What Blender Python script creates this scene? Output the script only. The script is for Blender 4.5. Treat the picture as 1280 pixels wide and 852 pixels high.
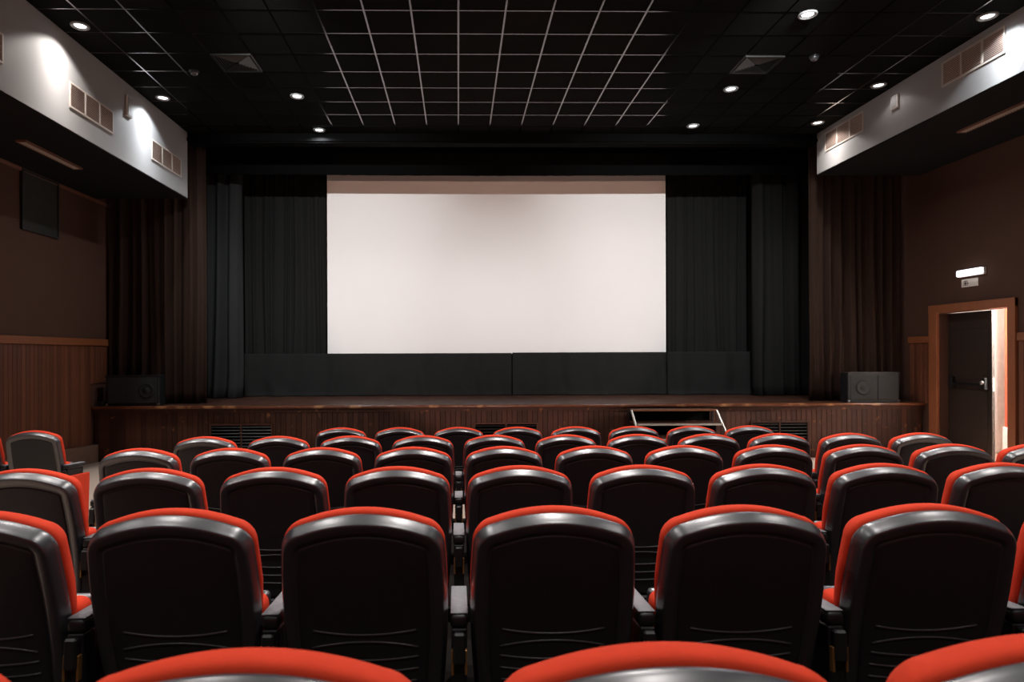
import bpy, bmesh, math, random
from mathutils import Vector, Matrix
random.seed(7)
PI = math.pi
R = math.radians
C = bpy.context.scene.collection
for o in list(bpy.data.objects): bpy.data.objects.remove(o)

# ------------------------------------------------------------------ camera, world, exposure
F = 815.0                      # focal length in pixels of the 1280 wide frame
CAM_Z = 2.10
yaw, roll = R(0.9), R(0.2)
fw = Vector((math.sin(yaw), math.cos(yaw), 0)); rt = Vector((math.cos(yaw), -math.sin(yaw), 0)); up = Vector((0, 0, 1))
rt2 = rt*math.cos(roll) - up*math.sin(roll); up2 = up*math.cos(roll) + rt*math.sin(roll)
cam = bpy.data.cameras.new('camera'); camo = bpy.data.objects.new('camera', cam); C.objects.link(camo)
m = Matrix.Identity(4)
for i in range(3): m[i][0], m[i][1], m[i][2] = rt2[i], up2[i], -fw[i]
m.translation = (0, 0, CAM_Z); camo.matrix_world = m
cam.sensor_width = 36; cam.lens = F/1280*36; cam.shift_x = .04234; cam.shift_y = .01325
cam.clip_start = .02
cam.dof.use_dof = True; cam.dof.focus_distance = 5.5; cam.dof.aperture_fstop = 5.6
sc = bpy.context.scene; sc.camera = camo
sc.view_settings.view_transform = 'Standard'; sc.view_settings.look = 'None'
sc.view_settings.exposure = 0.0; sc.view_settings.gamma = 1; sc.view_settings.use_curve_mapping = False
w = bpy.data.worlds.new('world'); sc.world = w; w.use_nodes = True
w.node_tree.nodes['Background'].inputs[0].default_value = (.004, .004, .004, 1)
w.node_tree.nodes['Background'].inputs[1].default_value = 1.0

DOWN_W = 150.0          # house downlight
DOWN_NEAR_W = 200.0     # downlights above the seating
SPOT_W = 2700.0         # tilted spots onto the screen
FILL_W = 2300.0         # added warm fill onto the screen
CORR_W = 1100.0          # lamp in the passage behind the door

# ------------------------------------------------------------------ materials
def lin(h):
    h = h.lstrip('#'); o = []
    for i in (0, 2, 4):
        c = int(h[i:i+2], 16)/255
        o.append(c/12.92 if c <= .04045 else ((c+.055)/1.055)**2.4)
    return o
def mat(name, col, rough=.6, metal=0, var=.15, scale=8, bump=0, bscale=60, stretch=(1, 1, 1), spec=.5, coat=0, objrand=0, sheen=0, emit=None, estr=0):
    mt = bpy.data.materials.new(name); mt.use_nodes = True
    n, l = mt.node_tree.nodes, mt.node_tree.links; b = n['Principled BSDF']
    c = lin(col) if isinstance(col, str) else col
    tc = n.new('ShaderNodeTexCoord'); mp = n.new('ShaderNodeMapping'); mp.inputs['Scale'].default_value = stretch
    l.new(tc.outputs['Object'], mp.inputs[0])
    nz = n.new('ShaderNodeTexNoise'); nz.inputs['Scale'].default_value = scale; nz.inputs['Detail'].default_value = 5
    l.new(mp.outputs[0], nz.inputs['Vector'])
    rp = n.new('ShaderNodeMix'); rp.data_type = 'RGBA'
    rp.inputs[6].default_value = (*[x*(1-var) for x in c], 1); rp.inputs[7].default_value = (*[min(1, x*(1+var)) for x in c], 1)
    l.new(nz.outputs[0], rp.inputs[0]); out = rp.outputs[2]
    if objrand:
        oi = n.new('ShaderNodeObjectInfo'); hs = n.new('ShaderNodeHueSaturation')
        mr = n.new('ShaderNodeMapRange'); mr.inputs[3].default_value = 1-objrand; mr.inputs[4].default_value = 1+objrand
        l.new(oi.outputs['Random'], mr.inputs[0]); l.new(mr.outputs[0], hs.inputs['Value']); l.new(out, hs.inputs['Color']); out = hs.outputs[0]
    l.new(out, b.inputs['Base Color'])
    b.inputs['Roughness'].default_value = rough; b.inputs['Metallic'].default_value = metal
    b.inputs['Specular IOR Level'].default_value = spec
    if coat: b.inputs['Coat Weight'].default_value = coat; b.inputs['Coat Roughness'].default_value = .3
    if sheen: b.inputs['Sheen Weight'].default_value = sheen; b.inputs['Sheen Roughness'].default_value = .5
    if bump:
        n2 = n.new('ShaderNodeTexNoise'); n2.inputs['Scale'].default_value = bscale; n2.inputs['Detail'].default_value = 4
        l.new(mp.outputs[0], n2.inputs['Vector'])
        bp = n.new('ShaderNodeBump'); bp.inputs['Strength'].default_value = bump; bp.inputs['Distance'].default_value = .01
        l.new(n2.outputs[0], bp.inputs['Height']); l.new(bp.outputs[0], b.inputs['Normal'])
    if emit:
        b.inputs['Emission Color'].default_value = (*emit, 1); b.inputs['Emission Strength'].default_value = estr
    return mt
M = dict(
    fabric=mat('red_upholstery', (.72, .055, .02), .85, var=.10, scale=40, bump=.25, bscale=500, spec=.2),
    shell=mat('black_seat_plastic', '#323236', .33, var=.15, scale=30, bump=.02, bscale=350, spec=1.0, coat=.8),
    panel=mat('black_seat_panel', '#29292b', .42, var=.2, scale=30, bump=.05, bscale=350, spec=.35),
    rib=mat('satin_black_rib', '#4a4a4c', .3),
    arm=mat('grey_armrest', '#86868a', .55, var=.25, scale=60, bump=.2, bscale=300),
    blackmetal=mat('black_painted_metal', '#141416', .45, var=.2),
    brass=mat('brass_bracket', '#b98a52', .35, metal=.8),
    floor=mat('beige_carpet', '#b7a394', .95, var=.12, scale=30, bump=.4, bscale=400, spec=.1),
    floorshade=mat('seating_floor_shade', '#1c1816', .95, var=.2, scale=30, bump=.4, bscale=400, spec=.1),  # shade between the seat rows, put into the floor colour
    brownpaint=mat('brown_wall_paint', '#543a30', .8, var=.06, scale=3, bump=.1, bscale=80, spec=.25),
    white=mat('pale_bulkhead_paint', '#a2a1a1', .7, var=.04, scale=2, bump=.06, bscale=60, spec=.3),
    soffit=mat('soffit_painted_shade', '#1b1a1b', .9, var=.1, spec=.2),  # unlit underside of the bulkheads, its shade put into the colour
    tile=mat('black_ceiling_tile', '#141312', .95, var=.12, scale=20, bump=.3, bscale=200, spec=.05, objrand=.15),
    gridbar=mat('grid_bar_metal', '#6c6566', .13, metal=1),
    plank=mat('varnished_clad_plank', '#6e4330', .42, var=.35, scale=6, stretch=(6, 6, .5), bump=.15, bscale=30, objrand=.30, spec=.35),
    stageplank=mat('dark_stained_plank', '#4a2b20', .5, var=.45, scale=7, stretch=(5, 5, .7), bump=.25, bscale=30, objrand=.35, spec=.35),
    rail=mat('orange_wood_rail', '#8f5636', .42, var=.2, scale=5, stretch=(6, .6, 6), spec=.4),
    casing=mat('orange_door_casing', '#9a5c3c', .45, var=.15, scale=5, stretch=(6, 6, .6), spec=.4),
    deck=mat('worn_stage_boards', '#4d3026', .36, var=.45, scale=5, stretch=(.6, 7, 4), bump=.2, bscale=25, spec=.5),
    nosing=mat('worn_stage_nosing', '#6b3c28', .22, var=.5, scale=6, stretch=(.7, 4, 4), bump=.2, bscale=30),
    plinth=mat('plaster_plinth', '#7d5f4f', .85, var=.12, scale=8, bump=.2),
    blackcloth=mat('black_stage_cloth', '#201f1e', .92, var=.12, scale=5, stretch=(2, 2, .3), bump=.15, bscale=200, spec=.15, sheen=.0),
    legcloth=mat('charcoal_leg_cloth', '#2d2d2d', .92, var=.12, scale=5, stretch=(2, 2, .3), bump=.15, bscale=200, spec=.1),
    skirtcloth=mat('black_skirt_cloth', '#222221', .92, var=.15, scale=4, bump=.15, bscale=200, spec=.1),
    velvet=mat('brown_velvet', '#33251f', .9, var=.15, scale=5, stretch=(3, 3, .3), bump=.1, bscale=200, spec=.1),
    screen=mat('matte_screen', '#ece8e6', .95, var=.015, scale=1, spec=.1),
    black=mat('matt_black', '#080808', .9, var=.2, spec=.05),
    dark=mat('dark_cabinet', '#17181a', .55, var=.2, scale=20, bump=.2, bscale=200),
    grille=mat('black_mesh_grille', '#232425', .6, var=.3, scale=200, bump=.6, bscale=300),
    chrome=mat('steel_corner', '#a8a8a8', .3, metal=1),
    ventwhite=mat('cream_vent_metal', '#c9bfb6', .5, var=.05),
    ventblack=mat('dark_vent_metal', '#3c3a38', .35, metal=.6, var=.2),
    woodframe=mat('brown_light_frame', '#7d5240', .5, var=.15),
    lampring=mat('white_lamp_ring', '#8d8d8d', .45),
    bulb=mat('lit_bulb', '#ffffff', .5, emit=(1, .97, .95), estr=5),
    exitlit=mat('lit_emergency_diffuser', '#ffffff', .4, emit=(.93, .96, 1), estr=2.2),
    plastic=mat('white_plastic', '#d8d5d0', .5),
    sign=mat('sign_plate', '#d9cfc4', .6), signdark=mat('sign_print', '#3a2a26', .7),
    doorleaf=mat('dark_brown_door', '#322823', .5, var=.12, scale=6, spec=.35),
    steprail=mat('pale_step_metal', '#d8d0c8', .35, metal=.3),
    passwall=mat('white_passage_paint', '#f2ece6', .8),
    redpass=mat('orange_red_drape', '#d2573a', .85),
    art=mat('dark_relief_panel', '#242420', .8, var=.5, scale=6, bump=1.0, bscale=9),
    artframe=mat('black_panel_frame', '#141311', .6),
)

def add_wear(mt, col, scale, lo, hi):           # worn spots where the varnish is gone
    n, l = mt.node_tree.nodes, mt.node_tree.links; b = n['Principled BSDF']; src = b.inputs['Base Color'].links[0].from_socket
    tc = n.new('ShaderNodeTexCoord'); oi = n.new('ShaderNodeObjectInfo'); ad = n.new('ShaderNodeVectorMath')
    l.new(tc.outputs['Object'], ad.inputs[0]); l.new(oi.outputs['Location'], ad.inputs[1])
    nz = n.new('ShaderNodeTexNoise'); nz.inputs['Scale'].default_value = scale; nz.inputs['Detail'].default_value = 3; l.new(ad.outputs[0], nz.inputs['Vector'])
    mr = n.new('ShaderNodeMapRange'); mr.inputs[1].default_value = lo; mr.inputs[2].default_value = hi; l.new(nz.outputs[0], mr.inputs[0])
    mx = n.new('ShaderNodeMix'); mx.data_type = 'RGBA'; l.new(mr.outputs[0], mx.inputs[0]); l.new(src, mx.inputs[6]); mx.inputs[7].default_value = (*lin(col), 1)
    l.new(mx.outputs[2], b.inputs['Base Color'])
add_wear(M['stageplank'], '#9a6240', 7, .66, .74)
add_wear(M['deck'], '#7a5a48', 5, .58, .75)
add_wear(M['nosing'], '#a9764f', 4, .56, .70)

# ------------------------------------------------------------------ helpers
def obj(name, me, mt, parent=None, loc=(0, 0, 0), rot=(0, 0, 0)):
    if mt and not me.materials: me.materials.append(mt)
    o = bpy.data.objects.new(name, me); C.objects.link(o); o.location = loc; o.rotation_euler = rot
    if parent: o.parent = parent
    return o
def empty(name, loc=(0, 0, 0), rot=(0, 0, 0)):
    o = bpy.data.objects.new(name, None); C.objects.link(o); o.location = loc; o.rotation_euler = rot; o.empty_display_size = .1
    return o
def tag(o, label, cat, group=None):
    o['label'] = label; o['category'] = cat
    if group: o['group'] = group
    return o
def struct(o, label=None):
    o['kind'] = 'structure'
    if label: o['label'] = label
    return o
def bm_mesh(bm, name='m', smooth=False):
    me = bpy.data.meshes.new(name); bmesh.ops.recalc_face_normals(bm, faces=bm.faces); bm.to_mesh(me); bm.free()
    if smooth:
        for p in me.polygons: p.use_smooth = True
    return me
def box_bm(bm, x0, x1, y0, y1, z0, z1, bev=0, seg=2, mx=None):
    r = bmesh.ops.create_cube(bm, size=1); vs = r['verts']
    for v in vs: v.co = Vector((x0+(v.co.x+.5)*(x1-x0), y0+(v.co.y+.5)*(y1-y0), z0+(v.co.z+.5)*(z1-z0)))
    if bev:
        es = list({e for v in vs for e in v.link_edges})
        r = bmesh.ops.bevel(bm, geom=es, offset=bev, segments=seg, profile=.5, affect='EDGES')
        vs = list({v for f in r['faces'] for v in f.verts} | {v for v in vs if v.is_valid})
    if mx is not None:
        for v in vs: v.co = mx @ v.co
    return vs
def box_me(x0, x1, y0, y1, z0, z1, bev=0, seg=2, mx=None):
    bm = bmesh.new(); box_bm(bm, x0, x1, y0, y1, z0, z1, bev, seg, mx); return bm_mesh(bm)
def box(name, x0, x1, y0, y1, z0, z1, mt, parent=None, bev=0, seg=2):
    return obj(name, box_me(x0, x1, y0, y1, z0, z1, bev, seg), mt, parent)
def cbox(name, x0, x1, y0, y1, z0, z1, mt, bev=0):      # origin at the base centre
    cx, cy = (x0+x1)/2, (y0+y1)/2
    return obj(name, box_me(x0-cx, x1-cx, y0-cy, y1-cy, 0, z1-z0, bev), mt, None, (cx, cy, z0))
def lathe_me(prof, n=24, axis='Z', smooth=True):
    vs, fs = [], []
    for r, z in prof:
        for k in range(n):
            a = 2*PI*k/n; p = (r*math.cos(a), r*math.sin(a), z)
            vs.append(p if axis == 'Z' else (p[0], -p[2], p[1]))
    for i in range(len(prof)-1):
        for k in range(n):
            k2 = (k+1) % n; fs.append((i*n+k, i*n+k2, (i+1)*n+k2, (i+1)*n+k))
    fs.append(tuple(range(n))[::-1]); fs.append(tuple((len(prof)-1)*n+k for k in range(n)))
    bm = bmesh.new(); bv = [bm.verts.new(v) for v in vs]
    for f in fs:
        try: bm.faces.new([bv[i] for i in f])
        except ValueError: pass
    bmesh.ops.remove_doubles(bm, verts=bm.verts, dist=1e-5)
    me = bm_mesh(bm, smooth=smooth)
    return me
def tube_me(pts, r, n=8, flat=1.0):
    bm = bmesh.new(); rings = []
    for i, p in enumerate(pts):
        p = Vector(p); a = Vector(pts[max(0, i-1)]); b = Vector(pts[min(len(pts)-1, i+1)]); t = (b-a).normalized()
        s = t.cross(Vector((0, 0, 1)));  s = s.normalized() if s.length > 1e-4 else Vector((1, 0, 0)); u = s.cross(t)
        rings.append([bm.verts.new(p+s*r*math.cos(2*PI*k/n)+u*r*flat*math.sin(2*PI*k/n)) for k in range(n)])
    for i in range(len(rings)-1):
        for k in range(n): bm.faces.new((rings[i][k], rings[i][(k+1) % n], rings[i+1][(k+1) % n], rings[i+1][k]))
    bm.faces.new(rings[0]); bm.faces.new(rings[-1])
    return bm_mesh(bm, smooth=True)
ORD = ['first', 'second', 'third', 'fourth', 'fifth', 'sixth', 'seventh', 'eighth', 'ninth', 'tenth', 'eleventh', 'twelfth']

# ------------------------------------------------------------------ the room
XL, XR = -7.10, 9.20
FX, GX = -5.30, 7.15           # faces of the two bulkheads
CEIL = 6.46; SL, SR = 5.19, 5.66
YB, YP = -4.0, 12.87           # back wall, proscenium
SLOPE = .0558
def fz(y): return .70 - SLOPE*(y-.905)
me = bpy.data.meshes.new('floor')
yy = [YB, 13.0]; v = []
for y in yy:
    for x in (XL-.3, XR+.3): v += [(x, y, fz(y))]
v += [(a, b, c-.35) for a, b, c in v]
me.from_pydata(v, [], [(0, 1, 3, 2), (4, 6, 7, 5), (0, 4, 5, 1), (2, 3, 7, 6), (0, 2, 6, 4), (1, 5, 7, 3)])
struct(obj('floor', me, M['floor']), 'sloping beige carpeted auditorium floor')
def slab(name, x0, x1, y0, y1, h, mt):
    me = bpy.data.meshes.new(name); v = [(x, y, fz(y)+dz) for dz in (0, h) for x, y in ((x0, y0), (x1, y0), (x1, y1), (x0, y1))]
    me.from_pydata(v, [], [(0, 3, 2, 1), (4, 5, 6, 7), (0, 1, 5, 4), (1, 2, 6, 5), (2, 3, 7, 6), (3, 0, 4, 7)]); return obj(name, me, mt)
struct(slab('floor_seating_shade', -2.28, 4.0, .3, 6.9, .003, M['floorshade']), 'dark floor sheet standing in for shade under the seat rows')  # thin dark sheet added to paint the shade between the rows
struct(box('wall_back', XL-.3, XR+.3, YB-.3, YB, 0, 7.2, M['brownpaint']), 'brown painted rear wall of the auditorium')
wl = struct(box('wall_left', XL-.3, XL-.02, YB, 13.42, -.2, 7.2, M['brownpaint']), 'brown painted side wall with wood cladding opposite the door')
# right wall with the doorway cut out
DY0, DY1, DZ = 10.75, 12.35, 2.86
bm = bmesh.new()
box_bm(bm, XR+.02, XR+.25, YB, DY0, -.2, 7.2); box_bm(bm, XR+.02, XR+.25, DY1, 16.6, -.2, 7.2); box_bm(bm, XR+.02, XR+.25, DY0, DY1, DZ, 7.2)
wr = struct(obj('wall_right', bm_mesh(bm), M['brownpaint']), 'brown painted side wall with the doorway')
ceil = struct(box('ceiling', FX-.05, GX+.05, YB, YP, CEIL+.03, CEIL+.2, M['black']), 'black suspended ceiling with metal grid')
# tiles and grid bars
BX0, BY0, T = .015, 8.27, .60
tile_me = box_me(-.286, .286, -.288, .288, CEIL+.002, CEIL+.03)
diff_cells = set()
bars_x = [BX0+T*k for k in range(-12, 14) if FX < BX0+T*k < GX]
bars_y = [BY0+T*k for k in range(-3, 8)]
LAMPS = [(-4.98, 8.69), (-4.98, 11.10), (-2.70, 11.02), (-2.68, 12.67), (4.51, 8.32), (4.50, 10.67), (4.50, 12.40), (6.87, 8.34), (6.85, 10.50), (6.80, 12.21)]
DIFF = [(BX0+T*-5.5, BY0+T*2.5), (BX0+T*7.5, BY0+T*2.5)]
for k in range(-10, 13):
    for j in range(-3, 8):
        x, y = BX0+T*(k+.5), BY0+T*(j+.5)
        x0, x1 = max(x-.286, FX+.01), min(x+.286, GX-.01); y1 = min(y+.286, YP-.02)
        if x1-x0 < .05 or y1-(y-.286) < .05: continue
        if any(abs(x-a) < .1 and abs(y-b) < .1 for a, b in DIFF): continue
        if x1-x0 > .56 and y1 > y+.28: obj('ceiling_tile', tile_me, M['tile'], ceil, (x, y, 0))
        else: box('ceiling_tile', x0, x1, y-.286, y1, CEIL+.002, CEIL+.03, M['tile'], ceil)
for x in bars_x: box('grid_bar', x-.012, x+.012, 6.4, YP-.01, CEIL-.001, CEIL+.03, M['gridbar'], ceil)
for y in bars_y: box('grid_bar', FX+.01, GX-.01, y-.010, y+.010, CEIL-.0005, CEIL+.03, M['gridbar'], ceil)
box('ceiling_field', FX, GX, YB, 6.38, CEIL+.004, CEIL+.03, M['tile'], ceil)
# bulkheads and soffits
b1 = struct(box('wall_bulkhead_left', XL, FX, YB, YP, SL, 7.2, M['white']), 'white painted bulkhead above the aisle opposite the door')
box('soffit', XL, FX-.01, YB, YP-.005, SL-.02, SL, M['soffit'], b1)  # separate dark skin carries the painted shade of the underside
b2 = struct(box('wall_bulkhead_right', GX, XR, YB, YP, SR, 7.2, M['white']), 'white painted bulkhead above the door side')
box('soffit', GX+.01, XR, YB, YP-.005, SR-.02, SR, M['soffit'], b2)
struct(box('trim_1', XL-.02, XL+.015, YB, 13.40, SL-.075, SL-.02, M['woodframe']), 'thin brown strip along top of wall under the bulkhead')
# proscenium and stage house
struct(box('wall_proscenium', FX, GX, YP, YP+.25, 6.27, 7.6, M['black']), 'black header above the stage opening')
struct(box('trim_2', FX, GX, YP-.035, YP, 6.30, 6.36, M['black']), 'dark moulding along the foot of the proscenium header')
struct(box('wall_stage_back', XL-.3, XR+.25, 16.45, 16.6, 0, 8, M['black']), 'black rear wall of the stage')
struct(box('wall_stage_left', XL-.3, XL-.02, 13.43, 16.45, 0, 8, M['black']), 'black side wall of the stage')
struct(box('ceiling_stage', XL-.6, XR+.25, YP+.25, 16.6, 7.9, 8.05, M['black']), 'black ceiling over the stage')

# ------------------------------------------------------------------ wall cladding
PW = .105
RZ0, RZ1 = 2.30, 2.43
def cladding(side, ranges, parent):
    meshes = {}
    for (y0, y1, z0) in ranges:
        n = max(1, round((y1-y0)/PW)); pw = (y1-y0)/n
        key = (round(pw, 4), z0)
        if key not in meshes:
            bm = bmesh.new(); s = 1 if side == 'L' else -1
            box_bm(bm, min(0, .022*s), max(0, .022*s), .0025, pw-.0025, z0, RZ0, .005, 1); meshes[key] = bm_mesh(bm)
        for k in range(n):
            obj('plank', meshes[key], M['plank'], parent, (XL-.02 if side == 'L' else XR+.02, y0+k*pw, 0))
cladding('L', [(YB, 12.70, .36), (12.70, 13.40, 1.56)], wl)
cladding('R', [(YB, 10.57, .36), (12.58, 13.15, 1.12)], wr)
box('wall_rail', XL-.02, XL+.035, YB, 13.41, RZ0, RZ1, M['rail'], wl, .008)
box('wall_rail', XR-.035, XR+.02, YB, 10.57, RZ0, RZ1, M['rail'], wr, .008)
box('wall_rail', XR-.035, XR+.02, 12.575, 13.16, RZ0, RZ1, M['rail'], wr, .008)
def baseboard(name, x0, x1, y1, lab):
    bm = bmesh.new(); vs = box_bm(bm, x0, x1, YB, y1, 0, .38)
    for v in vs:
        if v.co.z < .1: v.co.z = fz(v.co.y)-.02
        elif fz(v.co.y)+.12 > .38: v.co.z = fz(v.co.y)+.12
    struct(obj(name, bm_mesh(bm), M['plinth']), lab)
baseboard('baseboard_left', XL-.02, XL+.10, 12.78, 'plastered plinth under the wall cladding opposite the door')
baseboard('baseboard_right', XR-.06, XR+.02, 10.55, 'plastered plinth along the door side wall')

# ------------------------------------------------------------------ stage
STZ = 1.12; SY = 12.80
st = empty('stage', (1.05, SY, 0)); tag(st, 'raised wooden stage with dark plank front and worn nosing', 'stage')
def sbox(name, x0, x1, y0, y1, z0, z1, mt, bev=0):
    return obj(name, box_me(x0-1.05, x1-1.05, y0-SY, y1-SY, z0, z1, bev), mt, st)
sbox('deck', XL, XR, SY+.02, 16.44, STZ-.06, STZ, M['deck'])
sbox('core', XL, XR, SY+.035, 16.4, .0, STZ-.061, M['black'])
sbox('nosing', XL+.0, XR, SY-.10, SY+.02, STZ-.055, STZ, M['nosing'], .014)
sbox('fascia_strip', XL+.0, XR, SY-.03, SY+.015, STZ-.13, STZ-.058, M['stageplank'])
n = 162; pw = (XR-XL)/n
pm = box_me(.002, pw-.002, 0, .03, .0, STZ-.062, .004, 1)
VENTS = [(-4.85, -3.63), (.30, 1.56), (5.76, 6.92)]
for k in range(n):
    obj('plank', pm, M['stageplank'], st, (XL+k*pw-1.05, .004, .0))
slat = box_me(-.28, .28, -.006, .006, -.011, .011, .002, 1)
for i, (a, b) in enumerate(VENTS):
    v = empty('stage_vent', ((a+b)/2, SY-.015, .26))
    tag(v, ['black slatted vent in stage front, facing the aisle', 'black slatted vent at the middle of the stage front', 'black slatted vent in stage front beside the steps'][i], 'vent', 'slatted vents in stage front')
    hw = (b-a)/2; h = .505
    fm = bmesh.new()
    for q in ((-hw, hw, -.02, .018, h-.03, h), (-hw, hw, -.02, .018, 0, .03), (-hw, -hw+.03, -.02, .018, .03, h-.03), (hw-.03, hw, -.02, .018, .03, h-.03), (-.015, .015, -.018, .016, .03, h-.03)):
        box_bm(fm, *q)
    obj('frame', bm_mesh(fm), M['stageplank'], v)
    obj('backing', box_me(-hw+.03, hw-.03, .01, .017, .03, h-.03), M['black'], v)
    for s in (-1, 1):
        for k in range(7):
            o = obj('slat', slat, M['ventblack'], v, (s*(hw-.03+.015)/2, -.004, .065+k*.0625), (R(-35), 0, 0)); o.scale.x = (hw-.047)/.56

# portable steps to the stage
sp = empty('stage_steps', (4.12, 12.0, fz(12.0)))
tag(sp, 'open wooden steps with pale metal side rails against the stage', 'steps')
z_off = -fz(12.0)
HWS = .80
treads = [(12.38, 1.04), (12.06, .80), (11.74, .56), (11.42, .32)]
for i, (y, z) in enumerate(treads):
    t = obj('tread', box_me(-HWS, HWS, y-12.0, y-12.0+.31, z+z_off-.03, z+z_off, .006, 1), M['deck'], sp)
    obj('tread_edge', box_me(-HWS, HWS, y-12.0-.014, y-12.0, z+z_off-.032, z+z_off+.002, .003, 1), M['rail' if i == 0 else 'steprail'], t)
    obj('riser', box_me(-HWS+.02, HWS-.02, y-12.0+.27, y-12.0+.285, z+z_off-.24 if i < 3 else .02, z+z_off-.031), M['black'], t)
for s in (-1, 1):
    bm = bmesh.new()
    p0, p1 = Vector((0, .385, 1.03+z_off)), Vector((0, -.70, .035))
    d = (p1-p0)
    for (a, b) in ((p0, p1),):
        vs = []
        for x in (s*HWS, s*(HWS+.03)):
            for p, dz in ((p0, 0), (p1, 0), (p1, -.0), (p0, -.07)):
                pass
        x0, x1 = sorted((s*(HWS+.002), s*(HWS+.032)))
        q = [(x, y, z) for x in (x0, x1) for (y, z) in ((p0.y, p0.z), (p0.y+.07, p0.z), (p1.y+.07, p1.z), (p1.y, p1.z))]
        bv = [bm.verts.new(c) for c in q]
        for f in ((0, 1, 2, 3), (4, 7, 6, 5), (0, 4, 5, 1), (1, 5, 6, 2), (2, 6, 7, 3), (3, 7, 4, 0)): bm.faces.new([bv[i] for i in f])
    obj('side_rail', bm_mesh(bm), M['steprail'], sp)
    obj('post', box_me(s*(HWS+.017)-.015, s*(HWS+.017)+.015, .60, .63, .01+fz(12.6)-fz(12.0), 1.01+z_off, 0), M['blackmetal'], sp)

# ------------------------------------------------------------------ screen and cloths
s_ = empty('projection_screen', (.945, 15.75, 2.115)); tag(s_, 'large white projection screen hanging above the stage', 'screen')
obj('screen_surface', box_me(-4.09, 4.09, -.012, .0, 0, 4.62), M['screen'], s_)
fm = bmesh.new()
for q in ((-4.13, 4.13, .0, .03, -.0, 4.64),): box_bm(fm, *q)
obj('backing_frame', bm_mesh(fm), M['black'], s_)
for x in (-3.2, -1.1, 1.1, 3.2): obj('hanging_wire', tube_me([(x, .015, 4.63), (x, .015, 7.9-2.115)], .006, 6), M['blackmetal'], s_)

def cloth(name, x0, x1, z0, z1, y, folds, amp, mt, label, seed, cat='curtain', group=None, sweep=0, flare=.25, sag=0, nz=24, gather=None, top_amp=.7, puddle=0):
    rnd = random.Random(seed)
    nx = max(40, int(folds*10)); W = x1-x0; cx = (x0+x1)/2
    ph = [rnd.uniform(0, 2*PI) for _ in range(8)]
    wts = [1, .55, .35]; fr = [folds, folds*1.63, folds*.47]
    vs, fs = [], []
    for j in range(nz+1):
        t = j/nz; z = z0+(z1-z0)*t                 # t = 0 at the foot
        for i in range(nx+1):
            u = i/nx
            uu = u + .018*math.sin(2*PI*folds*.37*u+ph[3]) + .012*math.sin(5*t+ph[4]+9*u)*(1-t)
            a = amp*(top_amp+(1-top_amp)*(1-t))
            dy = sum(wq*math.sin(2*PI*fq*uu+ph[q]+.5*math.sin(3*t+ph[5]+q)*(1-t)) for q, (wq, fq) in enumerate(zip(wts, fr)))*a*.6
            x = x0+W*u-cx
            if sweep: x += sweep*(1-t)**2*(1-u if sweep < 0 else u)
            if gather: x = gather + (x-gather)*(1-.25*math.sin(PI*min(1, t*1.2)))
            zz = z-z0
            if sag: zz += -sag*math.sin(PI*u)*(1-t) if sag > 0 else 0
            if puddle and t < .12: dy -= puddle*(1-t/.12)**2*(.6+.4*math.sin(9*u+ph[6])); 
            vs.append((x, dy, zz))
    for j in range(nz):
        for i in range(nx):
            a = j*(nx+1)+i; fs.append((a, a+1, a+nx+2, a+nx+1))
    me = bpy.data.meshes.new(name); me.from_pydata(vs, [], fs)
    for p in me.polygons: p.use_smooth = True
    o = obj(name, me, mt, None, (cx, y, z0))
    md = o.modifiers.new('thickness', 'SOLIDIFY'); md.thickness = .008
    return tag(o, label, cat, group)
G = STZ+.012
cloth('stage_curtain', -5.30, -2.95, G, 7.6, 16.05, 15, .07, M['blackcloth'], 'black pleated backdrop curtain beside screen, on the side opposite the door', 1)
cloth('stage_curtain', 4.85, 7.35, G, 7.6, 16.05, 15, .06, M['blackcloth'], 'black pleated backdrop curtain beside screen, on the door side', 2)
cloth('leg_curtain', -6.30, -4.98, G, 7.6, 15.05, 4, .17, M['legcloth'], 'dark grey leg curtain swept back at its foot, opposite the door', 3, sweep=-.22, puddle=.10)
cloth('leg_curtain', 6.87, 8.75, G, 7.6, 15.05, 5, .13, M['blackcloth'], 'dark grey leg curtain hanging straight beside the brown drape, door side', 4, puddle=.06)
cloth('masking_cloth', -5.10, 1.27, G, 2.135, 15.58, 9, .05, M['skirtcloth'], 'long black masking cloth under screen, on the side opposite the door', 5, 'cloth', puddle=.05)
cloth('masking_cloth', 1.29, 4.98, G, 2.145, 15.55, 5, .05, M['skirtcloth'], 'black masking cloth under screen, middle of the three', 6, 'cloth', puddle=.05)
cloth('masking_cloth', 5.00, 7.10, G, 2.15, 15.50, 2.5, .07, M['skirtcloth'], 'short black masking cloth with soft swag, on the door side', 7, 'cloth', puddle=.07)
cloth('valance', XL, XR-.02, 6.07, 7.905, 14.30, 30, .015, M['black'], 'black valance hanging across the top of the stage', 8, 'valance', sag=.05)
cloth('house_drape', -7.10, -5.12, G, 7.0, 13.32, 9, .10, M['velvet'], 'brown velvet drape beside the loudspeaker, opposite the door', 9, group=None)
cloth('house_drape', 7.18, 9.12, G, 7.0, 13.30, 9, .09, M['velvet'], 'brown velvet drape behind the loudspeaker, door side', 10)

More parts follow.
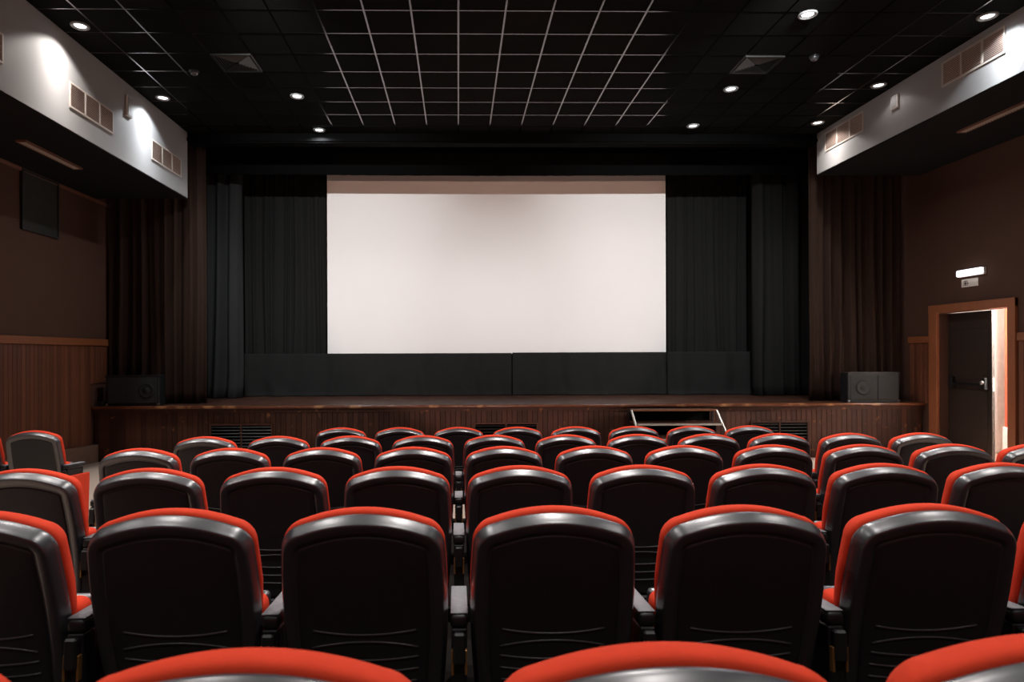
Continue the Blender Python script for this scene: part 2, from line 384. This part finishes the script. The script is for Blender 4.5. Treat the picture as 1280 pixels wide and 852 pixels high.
# ------------------------------------------------------------------ loudspeakers on the stage
def speaker(x0, x1, y0, y1, h, wx, label, seam=None):
    cx, cy = (x0+x1)/2, (y0+y1)/2
    t = empty('stage_loudspeaker', (cx, cy, STZ)); tag(t, label, 'loudspeaker', None)
    hw, hd = (x1-x0)/2, (y1-y0)/2
    obj('cabinet', box_me(-hw, hw, -hd, hd, 0, h, .015), M['dark'], t)
    parts = [(-hw+.05, hw-.05)] if seam is None else [(-hw+.05, seam-cx-.02), (seam-cx+.02, hw-.05)]
    for a, b in parts: obj('grille', box_me(a, b, -hd-.012, -hd+.002, .05, h-.05, .006), M['grille'], t)
    wf = obj('woofer', lathe_me([(.135, 0), (.15, .012), (.14, .024), (.12, .018), (.06, .006), (.05, .016), (.0, .022)], 28, 'Y'), M['dark'], t, (wx-cx, -hd-.012, h*.5))
    for sx in (-1, 1):
        for z in (0, h):
            zz = .024 if z == 0 else h-.024
            obj('corner_protector', box_me(sx*(hw-.018)-.025, sx*(hw-.018)+.025, -hd-.010, -hd+.03, zz-.022, zz+.022, .006), M['chrome'] if (z == 0) else M['blackmetal'], t)
    obj('top_edge', box_me(-hw+.03, hw-.03, -hd-.006, -hd+.01, h-.012, h+.004, .003), M['ventblack'], t)
    return t
speaker(-6.90, -5.86, 12.86, 13.14, .60, -6.1, 'black loudspeaker cabinet lying on stage, opposite the door side')
speaker(7.74, 8.78, 12.84, 13.12, .60, 8.04, 'black loudspeaker cabinet with round woofer on stage, near the door', seam=8.32)
tag(cbox('cable_box', -7.05, -6.93, 12.82, 12.98, STZ, STZ+.09, M['dark'], .01), 'small black box on stage edge beside the wood cladding', 'box')

# ------------------------------------------------------------------ bulkhead grilles, boxes, soffit lights
def wall_grille(side, y0, y1, z0, z1, label, group):
    s = 1 if side == 'L' else -1; x = FX if side == 'L' else GX
    t = empty('wall_grille', (x, (y0+y1)/2, z0)); tag(t, label, 'vent', group)
    hw = (y1-y0)/2; h = z1-z0; fr = .022
    def bx(n, xa, xb, *a, mt=M['ventwhite']): 
        xa, xb = sorted((s*xa, s*xb)); return obj(n, box_me(xa, xb, *a), mt, t)
    bm = bmesh.new()
    for q in ((-hw, hw, 0, fr), (-hw, hw, h-fr, h), (-hw, -hw+fr, fr, h-fr), (hw-fr, hw, fr, h-fr)):
        xa, xb = sorted((0, s*.016)); box_bm(bm, xa, xb, *q)
    obj('frame', bm_mesh(bm), M['ventwhite'], t)
    bx('backing', .001, .004, -hw+fr, hw-fr, fr, h-fr, mt=M['woodframe'])
    for k in (1, 2):
        yk = -hw+2*hw*k/3; bx('mullion', .002, .018, yk-.016, yk+.016, fr, h-fr)
    nsl = 13; hz = h-2*fr
    sm = box_me(-.008, .008, -(hw-fr), hw-fr, -.0025, .0025)
    for k in range(nsl):
        obj('slat', sm, M['ventwhite'], t, (s*.0085, 0, fr+hz*(k+.5)/nsl), (0, s*R(38), 0))
gl = 'grilles on the bulkhead opposite the door'; gr = 'grilles on the bulkhead above the door'
for i, (a, b) in enumerate([(11.36, 12.56), (8.98, 10.10), (6.50, 7.68)]):
    wall_grille('L', a, b, 5.50, 5.85, f'cream three-part wall grille on bulkhead opposite the door, {ORD[i]} from stage', gl)
for i, (a, b) in enumerate([(11.37, 12.56), (8.39, 9.50)]):
    wall_grille('R', a, b, 6.01, 6.37, f'cream three-part wall grille on bulkhead above the door, {ORD[i]} from stage', gr)
def sensor_box(side, y, z, h, label):
    s = 1 if side == 'L' else -1; x = FX if side == 'L' else GX
    t = empty('wall_speaker_box', (x, y, z)); tag(t, label, 'box')
    xa, xb = sorted((0, s*.04)); obj('housing', box_me(xa, xb, -.085, .085, 0, h, .012), M['plastic'], t)
    xa, xb = sorted((s*.04, s*.046)); obj('cover', box_me(xa, xb, -.065, .065, .02, h-.02, .003, 1), M['white'], t)
sensor_box('L', 10.56, 5.93, .34, 'small white box on the bulkhead between grilles, opposite the door')
sensor_box('R', 10.52, 6.08, .22, 'small white box on the bulkhead between grilles, door side')
def soffit_light(x, y0, y1, z, label):
    t = empty('slot_diffuser', (x, (y0+y1)/2, z)); tag(t, label, 'vent')
    hl = (y1-y0)/2; bm = bmesh.new()
    for q in ((-.075, -.055, -hl, hl), (.055, .075, -hl, hl), (-.055, .055, -hl, -hl+.03), (-.055, .055, hl-.03, hl)): box_bm(bm, *q, -.03, 0)
    obj('frame', bm_mesh(bm), M['woodframe'], t)
    obj('backing', box_me(-.055, .055, -hl+.03, hl-.03, -.006, -.001), M['woodframe'], t)
    lm = box_me(-.05, .05, -.004, .004, -.014, .014)
    nn = int((2*hl-.06)/.05)
    for k in range(nn): obj('louvre', lm, M['ventwhite'], t, (0, -hl+.03+(k+.5)*(2*hl-.06)/nn, -.020), (R(30), 0, 0))
soffit_light(-6.20, 9.35, 10.75, SL-.02, 'brown framed slot diffuser in soffit opposite the door')
soffit_light(8.05, 8.70, 10.30, SR-.02, 'brown framed slot diffuser in soffit above the door side')

# ------------------------------------------------------------------ ceiling diffusers, detectors, downlights
def ceiling_diffuser(x, y, label):
    t = empty('ceiling_diffuser', (x, y, CEIL)); tag(t, label, 'vent')
    obj('backing', box_me(-.285, .285, -.285, .285, .012, .028), M['black'], t)
    bm = bmesh.new()
    for q in ((-.29, .29, -.29, -.265), (-.29, .29, .265, .29), (-.29, -.265, -.265, .265), (.265, .29, -.265, .265)): box_bm(bm, *q, -.02, .012)
    obj('frame', bm_mesh(bm), M['ventblack'], t)
    for q in range(4):
        for k in range(7):
            d = .255-k*.034; L = d-.012
            o = obj('blade', box_me(-L, L, -.016, .016, -.0015, .0015), M['ventblack'], t, (0, 0, 0), (0, 0, 0))
            o.matrix_local = Matrix.Rotation(q*PI/2, 4, 'Z') @ Matrix.Translation((0, -d, -.006)) @ Matrix.Rotation(R(-42), 4, 'X')
ceiling_diffuser(*DIFF[0], 'square black louvred ceiling diffuser on the side opposite the door')
ceiling_diffuser(*DIFF[1], 'square black louvred ceiling diffuser on the door side')
dome = lathe_me([(.06, 0), (.06, -.02), (.05, -.045), (.03, -.06), (0, -.062)], 20)
dbase = lathe_me([(.075, .008), (.075, -.008), (.06, -.012), (0, -.012)], 20)
for (x, y, lb) in ((-4.03, 10.05, 'small round black smoke detector on ceiling opposite the door side'), (5.24, 9.49, 'small round black smoke detector on ceiling, door side')):
    t = empty('smoke_detector', (x, y, CEIL)); tag(t, lb, 'detector')
    obj('base', dbase, M['blackmetal'], t); obj('dome', dome, M['shell'], t, (0, 0, -.008))
ring = lathe_me([(.075, .006), (.115, .006), (.118, -.006), (.110, -.018), (.088, -.018), (.078, .004)], 28)
bulb = lathe_me([(.074, .004), (.072, -.002), (.055, -.006), (.03, -.008), (0, -.009)], 24)
def downlight(x, y, label, watts, group, size=130, blend=.25, dim=1.0, col=(1, .95, .92), core=0):
    t = empty('downlight', (x, y, CEIL)); tag(t, label, 'lamp', group)
    obj('trim_ring', ring, M['lampring'], t); obj('bulb', bulb, M['bulb'], t)
    L = bpy.data.lights.new('downlight_beam', 'SPOT'); L.energy = watts*dim; L.spot_size = R(size); L.spot_blend = blend; L.shadow_soft_size = .05; L.color = col
    lo = bpy.data.objects.new('downlight_beam', L); C.objects.link(lo); lo.parent = t; lo.location = (0, 0, -.045)
    if core:                     # reflector profile: strong straight down, weak towards the rim of the beam
        L.energy = core; L.use_nodes = True; n, l = L.node_tree.nodes, L.node_tree.links; em = n['Emission']
        tc = n.new('ShaderNodeTexCoord'); sx = n.new('ShaderNodeSeparateXYZ'); l.new(tc.outputs['Normal'], sx.inputs[0])
        def mth(op, a, b_):
            q = n.new('ShaderNodeMath'); q.operation = op
            for i_, v_ in enumerate((a, b_)):
                if isinstance(v_, (int, float)): q.inputs[i_].default_value = v_
                else: l.new(v_, q.inputs[i_])
            return q.outputs[0]
        s2 = mth('MAXIMUM', mth('SUBTRACT', 1, mth('MULTIPLY', sx.outputs['Z'], sx.outputs['Z'])), 0)
        l.new(mth('DIVIDE', 1, mth('ADD', mth('POWER', s2, 1.5), .10)), em.inputs['Strength'])
names = [('beside the bulkhead opposite the door', 1), ('beside the bulkhead opposite the door', 0), ('above the aisle-side seats', 1), ('above the aisle-side seats', 0),
         ('above the door-side seats', 2), ('above the door-side seats', 1), ('above the door-side seats', 0),
         ('beside the bulkhead above the door', 2), ('beside the bulkhead above the door', 1), ('beside the bulkhead above the door', 0)]
cool, warm = (.90, .95, 1), (1, .93, .88)
cols = [warm, cool, warm, cool, cool, cool, warm, cool, warm, warm]
dims = [.36, .40, .7, .7, .8, .8, .4, .34, .03, .22]
cores = [34, 36, 0, 0, 0, 0, 0, 30, 0, 26]
wide = [(128, .25), (128, .25), (158, .5), (158, .5), (158, .5), (158, .5), (158, .5), (128, .25), (128, .25), (128, .25)]
for (x, y), (nm, k), cl, dm, co, (sz, bl) in zip(LAMPS, names, cols, dims, cores, wide):
    downlight(x, y, f'lit round downlight {nm}, {ORD[k]} from stage', DOWN_W, 'ceiling downlights', sz, bl, dm, cl, co)
# the same lamp rows carry on over the seats towards the back wall
for j, (y, pw_) in enumerate(((5.9, 1.5), (3.5, 1.1), (1.1, .7), (-1.3, .5))):
    downlight(.90, y, f'lit round downlight along the middle of the ceiling, {ORD[j]} from stage', DOWN_NEAR_W*1.6*pw_, 'ceiling downlights', 100, .5)
    for (x, nm, k) in ((-5.07, 'beside the bulkhead opposite the door', 2), (-2.70, 'above the aisle-side seats', 2), (4.50, 'above the door-side seats', 3), (6.90, 'beside the bulkhead above the door', 3)):
        downlight(x, y, f'lit round downlight {nm}, {ORD[j+k]} from stage', DOWN_NEAR_W*pw_, 'ceiling downlights', 96, .5)
# two tilted spots that light the screen
def stage_spot(x, y, aim, watts, label, size=55, blend=1.0):
    t = empty('stage_spotlight', (x, y, CEIL)); tag(t, label, 'lamp')
    d = (Vector(aim)-Vector((x, y, CEIL-.12))).normalized(); q = d.to_track_quat('-Z', 'Y').to_matrix().to_4x4()
    obj('mount', lathe_me([(.05, .004), (.05, -.01), (.012, -.014), (.012, -.10), (0, -.10)], 16), M['blackmetal'], t)
    hd = obj('lamp_head', lathe_me([(.0, .10), (.04, .10), (.055, .06), (.06, -.06), (.052, -.06), (.048, -.03), (0, -.03)], 20), M['blackmetal'], t)
    hd.matrix_local = Matrix.Translation((0, 0, -.12)) @ q
    L = bpy.data.lights.new('spot_beam', 'SPOT'); L.energy = watts; L.spot_size = R(size); L.spot_blend = blend; L.shadow_soft_size = .05; L.color = (.93, .98, 1)
    lo = bpy.data.objects.new('spot_beam', L); C.objects.link(lo); lo.parent = t
    lo.matrix_local = Matrix.Translation(Vector((0, 0, -.12))+d*.07) @ q
stage_spot(-2.4, 6.0, (-2.5, 15.75, 3.6), SPOT_W, 'black tilted stage spotlight on ceiling, opposite the door side')
stage_spot(4.2, 6.0, (4.3, 15.75, 3.6), SPOT_W, 'black tilted stage spotlight on ceiling, door side')

# made-up fill lamp on the rear wall, added to warm the screen's top band
t = empty('fill_lamp', (.95, YB, 2.75)); tag(t, 'added black fill lamp on rear wall bracket, facing the screen', 'fill_lamp')
obj('bracket', box_me(-.06, .06, 0, .25, .02, .06, .005), M['blackmetal'], t)
obj('body', box_me(-.28, .28, .2, .85, .06, .30, .02), M['dark'], t)
obj('lens', lathe_me([(.09, 0), (.09, .12), (.075, .13), (.07, .11), (0, .10)], 24, 'Y'), M['blackmetal'], t, (0, .85, .18), (0, 0, PI))
L = bpy.data.lights.new('fill_beam', 'SPOT'); L.energy = FILL_W; L.spot_size = R(29); L.spot_blend = .25; L.shadow_soft_size = .06; L.color = (1, .60, .46)
lo = bpy.data.objects.new('fill_beam', L); C.objects.link(lo); lo.parent = t; lo.location = (0, 1.02, .18); lo.rotation_euler = (R(94.4), 0, 0)

# ------------------------------------------------------------------ panel on the wall, sign, door
t = empty('relief_panel', (XL-.02, 11.2, 4.17)); tag(t, 'dark square relief panel hung high on the brown wall', 'panel')
obj('board', box_me(0, .03, -.46, .46, .02, .97, .004), M['art'], t)
bm = bmesh.new()
for q in ((-.49, .49, 0, .035), (-.49, .49, .955, .99), (-.49, -.455, .035, .955), (.455, .49, .035, .955)): box_bm(bm, 0, .045, *q)
obj('frame', bm_mesh(bm), M['artframe'], t)

t = empty('emergency_light', (XR+.02, 11.52, 3.46)); tag(t, 'lit white emergency light on the wall above the door', 'light')
obj('base', box_me(-.05, 0, -.29, .29, .015, .145, .01), M['plastic'], t)
obj('diffuser', box_me(-.11, -.045, -.285, .285, .02, .14, .03, 4), M['exitlit'], t)
t = empty('exit_sign', (XR+.02, 11.60, 3.29)); tag(t, 'small pale exit plate with pictogram below the emergency light', 'sign')
obj('plate', box_me(-.012, 0, -.19, .19, 0, .145, .003, 1), M['sign'], t)
bm = bmesh.new()   # running figure and doorway pictogram
for q in ((.045, .055, .025, .115), (.12, .13, .025, .115), (.055, .12, .105, .115), (.02, .045, .055, .075)): box_bm(bm, -.0135, -.012, *q)
box_bm(bm, -.0135, -.012, .072, .105, .05, .09)
for (a, b) in (((.09, .05), (.075, .028)), ((.085, .05), (.105, .028)), ((.10, .085), (.115, .07))):
    dx, dz = b[0]-a[0], b[1]-a[1]; L = math.hypot(dx, dz); nx, nz = -dz/L*.006, dx/L*.006
    q = [(a[0]+nx, a[1]+nz), (b[0]+nx, b[1]+nz), (b[0]-nx, b[1]-nz), (a[0]-nx, a[1]-nz)]
    bm.faces.new([bm.verts.new((-.0135, y, z)) for y, z in q])
box_bm(bm, -.0135, -.012, .078, .096, .093, .104)
obj('pictogram', bm_mesh(bm), M['signdark'], t)

dr = empty('door_1', (XR, (DY0+DY1)/2, fz(11.6))); struct(dr, 'doorway with orange wood casing and dark leaf standing ajar')
def dbox(name, x0, x1, y0, y1, z0, z1, mt, parent=None, bev=0):
    o = obj(name, box_me(x0-XR, x1-XR, y0-dr.location.y, y1-dr.location.y, z0-dr.location.z, z1-dr.location.z, bev), mt, parent or dr); return o
zf = fz(11.6)-.0
dbox('casing', XR-.04, XR+.02, DY1, DY1+.22, fz(12.6)-.05, DZ+.15, M['casing'], bev=.01)
dbox('casing', XR-.04, XR+.02, DY0-.16, DY0, fz(10.6)-.05, DZ+.15, M['casing'], bev=.01)
dbox('casing', XR-.045, XR+.02, DY0-.16, DY1+.22, DZ, DZ+.155, M['casing'], bev=.01)
LX0, LX1, LY0, LY1 = XR+.18, XR+.235, 11.32, DY1-.005
lf = dbox('door_leaf', LX0, LX1, LY0, LY1, zf+.03, DZ-.01, M['doorleaf'], bev=.004)
for (a, b) in ((zf+.2, 1.42), (1.62, DZ-.32)):
    bm_ = dbox('leaf_panel', LX0-.010, LX0+.001, LY0+.09, LY1-.10, a, b, M['doorleaf'], lf, .006)
dbox('push_bar', LX0-.075, LX0-.045, LY0+.08, LY1-.08, 1.50, 1.545, M['blackmetal'], lf, .012)
for y in (LY0+.10, LY1-.16): dbox('bar_bracket', LX0-.08, LX0+.001, y-.03, y+.07, 1.44, 1.66, M['blackmetal'], lf, .015)
obj('knob', lathe_me([(.0, 0), (.035, .01), (.04, .03), (.03, .05), (0, .055)], 16, 'Y'), M['chrome'], lf, (LX0-.08-XR, LY0+.10-dr.location.y, 1.57-dr.location.z), (0, 0, R(-90)))
dbox('lock_plate', LX0+.012, LX1-.012, LY0-.003, LY0+.002, 1.42, 1.66, M['chrome'], lf)
# passage behind the door
struct(box('wall_passage', 10.75, 10.9, 10.2, 16.4, -.2, 3.3, M['passwall']), 'white wall of the lit passage behind the door')
struct(box('floor_passage', XR+.25, 10.9, 10.2, 16.4, -.2, fz(11.6), M['plinth']), 'floor of the passage behind the door')
struct(box('ceiling_passage', XR+.25, 10.9, 10.2, 16.4, 3.3, 3.4, M['passwall']), 'ceiling of the passage behind the door')
struct(box('wall_passage_end', XR+.25, 10.9, 10.05, 10.2, -.2, 3.3, M['passwall']), 'end wall of the passage behind the door')
struct(box('wall_passage_far', XR+.25, 10.9, 16.4, 16.5, -.2, 3.3, M['passwall']), 'far wall of the passage behind the door')
pz = fz(11.6)
pl = empty('passage_pillar', (10.68, 12.10, pz)); tag(pl, 'orange-red pillar on white plinth seen through the open door', 'pillar')
obj('shaft', box_me(-.07, .065, -.4, .4, .55, 3.3-pz-.01), M['redpass'], pl); obj('plinth', box_me(-.10, .065, -.43, .43, 0, .55, .01), M['passwall'], pl)
t = empty('passage_lamp', (10.1, 11.0, 3.3)); tag(t, 'bright round ceiling lamp in the passage behind the door', 'lamp')
obj('lamp_base', lathe_me([(.16, 0), (.16, -.03), (.14, -.035), (0, -.035)], 24), M['lampring'], t)
obj('lamp_bowl', lathe_me([(.14, -.035), (.13, -.07), (.08, -.10), (0, -.11)], 24), M['bulb'], t)
L = bpy.data.lights.new('passage_light', 'POINT'); L.energy = CORR_W; L.shadow_soft_size = .12; L.color = (1, .97, .93)
lo = bpy.data.objects.new('passage_light', L); C.objects.link(lo); lo.parent = t; lo.location = (0, 0, -.25)

# ------------------------------------------------------------------ cinema seats
S = .55
TILT = R(16)
BACK_B = .655                    # length of the backrest along its lean
UPV = Vector((0, -math.sin(TILT), math.cos(TILT))); NV = Vector((0, math.cos(TILT), math.sin(TILT)))
BASE = Vector((0, BACK_B*math.sin(TILT), .984-BACK_B*math.cos(TILT)))
def outline(hb, hm, ht, H, r, arch, rb=.04, b0=0):
    pts = []
    def arc(cx, cy, rad, a0, a1, n):
        for k in range(n+1):
            a = a0+(a1-a0)*k/n; pts.append((cx+rad*math.cos(a), cy+rad*math.sin(a)))
    arc(hb-rb, b0+rb, rb, -PI/2, 0, 4)
    for k in range(1, 8):
        u = k/8; b = b0+rb+(H-arch-r-b0-rb)*u
        x = hb+(hm-hb)*math.sin(PI/2*min(1, u*1.6)) if u < .62 else hm+(ht-hm)*((u-.62)/.38)**2
        pts.append((x, b))
    # rounded shoulder as a superellipse-like arc
    arc(ht-r, H-arch-r, r, 0, PI/2*.86, 8)
    x_e, y_e = pts[-1]
    for k in range(1, 8):
        u = k/8; x = x_e*(1-u); pts.append((x, y_e+(H-y_e)*(1-(1-u)**2)))
    right = pts; left = [(-x, y) for x, y in reversed(right) if x > 1e-6]
    return right+[(0, H)]+left
def offset(pts, d):
    n = len(pts); out = []
    for i in range(n):
        a, b = Vector(pts[i-1]), Vector(pts[(i+1) % n]); t = (b-a).normalized(); nrm = Vector((t.y, -t.x))
        dd = d(pts[i]) if callable(d) else d
        out.append(Vector(pts[i])+nrm*dd)
    return out
def loft(pts, layers, close_first=True, close_last=True, smooth=True):
    bm = bmesh.new(); rings = []
    for d, dep in layers:
        ring_ = []
        for i, p in enumerate(offset(pts, d)):
            dd = dep(pts[i]) if callable(dep) else dep
            ring_.append(bm.verts.new(BASE+Vector((p[0], 0, 0))+UPV*p[1]+NV*dd))
        rings.append(ring_)
    n = len(pts)
    for i in range(len(rings)-1):
        for k in range(n): bm.faces.new((rings[i][k], rings[i][(k+1) % n], rings[i+1][(k+1) % n], rings[i+1][k]))
    if close_first: bm.faces.new(rings[0][::-1])
    if close_last: bm.faces.new(rings[-1])
    return bm_mesh(bm, smooth=smooth)
OUT = outline(.225, .243, .236, BACK_B, .074, .031)
shell_me = loft(OUT, [(-.052, .007), (-.048, .007), (-.044, .0025), (-.038, .0), (-.018, .0), (-.0150, .0005), (-.0125, .003), (-.0092, .010), (-.0060, .019), (-.003, .028), (-.001, .036), (-.001, .043), (-.003, .046), (-.012, .047)])
pan_me = loft(OUT, [(-.060, .003), (-.056, .0035), (-.053, .006), (-.052, .0075)])
def cush(p): return .0+.005*max(0, (p[1]-.56)/.1) - .034*max(0, min(1, (.40-p[1])/.30))
def cl(extra): return lambda p: cush(p)+extra
cus_me = loft(OUT, [(cl(-.030), .0472), (cl(-.012), .0485), (cl(-.003), .053), (cl(0), .062), (cl(-.001), .074), (cl(-.006), .090), (cl(-.016), .106), (cl(-.036), .120), (cl(-.075), .130), (cl(-.12), .134)])
def on_back(x, b, dep): return BASE+Vector((x, 0, 0))+UPV*b+NV*dep
rib_mes = []
for (b, cv, hw) in ((.298, .016, .150), (.258, -.018, .155), (.212, .014, .155), (.172, .014, .155), (.132, .012, .150)):
    rib_mes.append(tube_me([on_back(hw*(2*k/14-1), b-cv*(1-(2*k/14-1)**2)*1.0+cv*.5, .0035) for k in range(15)], .0045, 6, .8))
def rbox(x0, x1, y0, y1, z0, z1, bev, seg, mx=None):
    bm = bmesh.new(); box_bm(bm, x0, x1, y0, y1, z0, z1, bev, seg, mx); return bm_mesh(bm, smooth=True)
seatmx = Matrix.Translation((0, .33, .30)) @ Matrix.Rotation(R(12), 4, 'X')
cushion_me = rbox(-.225, .225, -.05, .035, .0, .42, .032, 4, seatmx)
pan2_me = rbox(-.215, .215, .037, .075, .01, .40, .016, 3, seatmx)
arm_me = rbox(-.026, .026, .085, .37, .655, .695, .012, 3)
cap_me = rbox(-.025, .025,   .092, .355, .6955, .699, .0015, 1)
std_me = box_me(-.023, .023, .088, .33, .012, .654, .004, 1)
foot_me = box_me(-.026, .026, .06, .42, .0, .012, .003, 1)
brk_me = box_me(-.0035, .0035, .070, .087, .53, .60, .001, 1)
hinge_me = box_me(-.018, .018, .060, .087, .56, .65, .006, 1)
end_me = rbox(-.014, .014, .10, .40, .06, .60, .012, 3)
beam_me = box_me(-.25, .25, .24, .29, .26, .32, .006, 1)
mount_me = box_me(-.19, .19, .16, .25, .33, .40, .008, 1)
PARTS = [('back_shell', shell_me, 'shell'), ('back_cushion', cus_me, 'fabric'), ('seat_cushion', cushion_me, 'fabric'), ('seat_pan', pan2_me, 'shell'), ('beam', beam_me, 'blackmetal'), ('back_mount', mount_me, 'blackmetal')]
for _, m_, k in PARTS: m_.materials.append(M[k])
for m_, k in ((pan_me, 'panel'), (arm_me, 'blackmetal'), (cap_me, 'arm'), (std_me, 'blackmetal'), (foot_me, 'blackmetal'), (brk_me, 'brass'), (hinge_me, 'blackmetal'), (end_me, 'fabric')): m_.materials.append(M[k])
for m_ in rib_mes: m_.materials.append(M['rib'])
SA = math.atan(SLOPE)
def side_frame(root, x, end=0):
    sd = obj('side_frame', std_me, None, root, (x, 0, 0)); obj('foot', foot_me, None, sd)
    for s in (-1, 1): obj('bracket', brk_me, None, sd, (s*.0195, 0, 0))
    obj('hinge_block', hinge_me, None, sd)
    ar = obj('armrest', arm_me, None, root, (x, 0, 0)); obj('arm_pad', cap_me, None, ar)
    if end: obj('end_panel', end_me, None, root, (x+end*.034, 0, 0))
def seat(x, d, label, group, left_end=False, right_end=False, right_arm=True, rz=0):
    y = d-math.sin(SA)*1.0
    root = empty('cinema_seat', (x, y, fz(y)+.0035), (-SA, 0, rz)); tag(root, label, 'seat', group)
    for nme, m_, k in PARTS:
        o = obj(nme, m_, None, root)
        if nme == 'back_shell':
            pn = obj('back_panel', pan_me, None, o)
            for rm in rib_mes: obj('rib', rm, None, o)
    if left_end: side_frame(root, -S/2, -1)
    if right_arm: side_frame(root, S/2, 1 if right_end else 0)
D0, DP = .785, 1.035
jit = random.Random(3)
for k in range(6):
    d = D0+DP*k
    if k < 5: cols_ = [n+.5 for n in range(-4, 7)]
    else: cols_ = [-2.0+1.0*n for n in range(8)]; d = 6.04
    rowname = 'front row at the stage' if k == 5 else f'{ORD[5-k]} row from stage'
    for i, c in enumerate(cols_):
        seat(c*S, d+jit.uniform(-.012, .012), f'black-backed red seat, {ORD[i]} from the end opposite the door, in {rowname}', 'cinema seats in the main block',
             left_end=(i == 0), right_end=(i == len(cols_)-1), rz=R(jit.uniform(-.2, .2)))
seat(-3.80, 5.83, 'black-backed red seat at the aisle end of the short row by the clad wall', 'cinema seats by the clad wall', right_end=True)
seat(-4.35, 5.83, 'black-backed red seat second from the aisle in short row by clad wall', 'cinema seats by the clad wall', left_end=False)
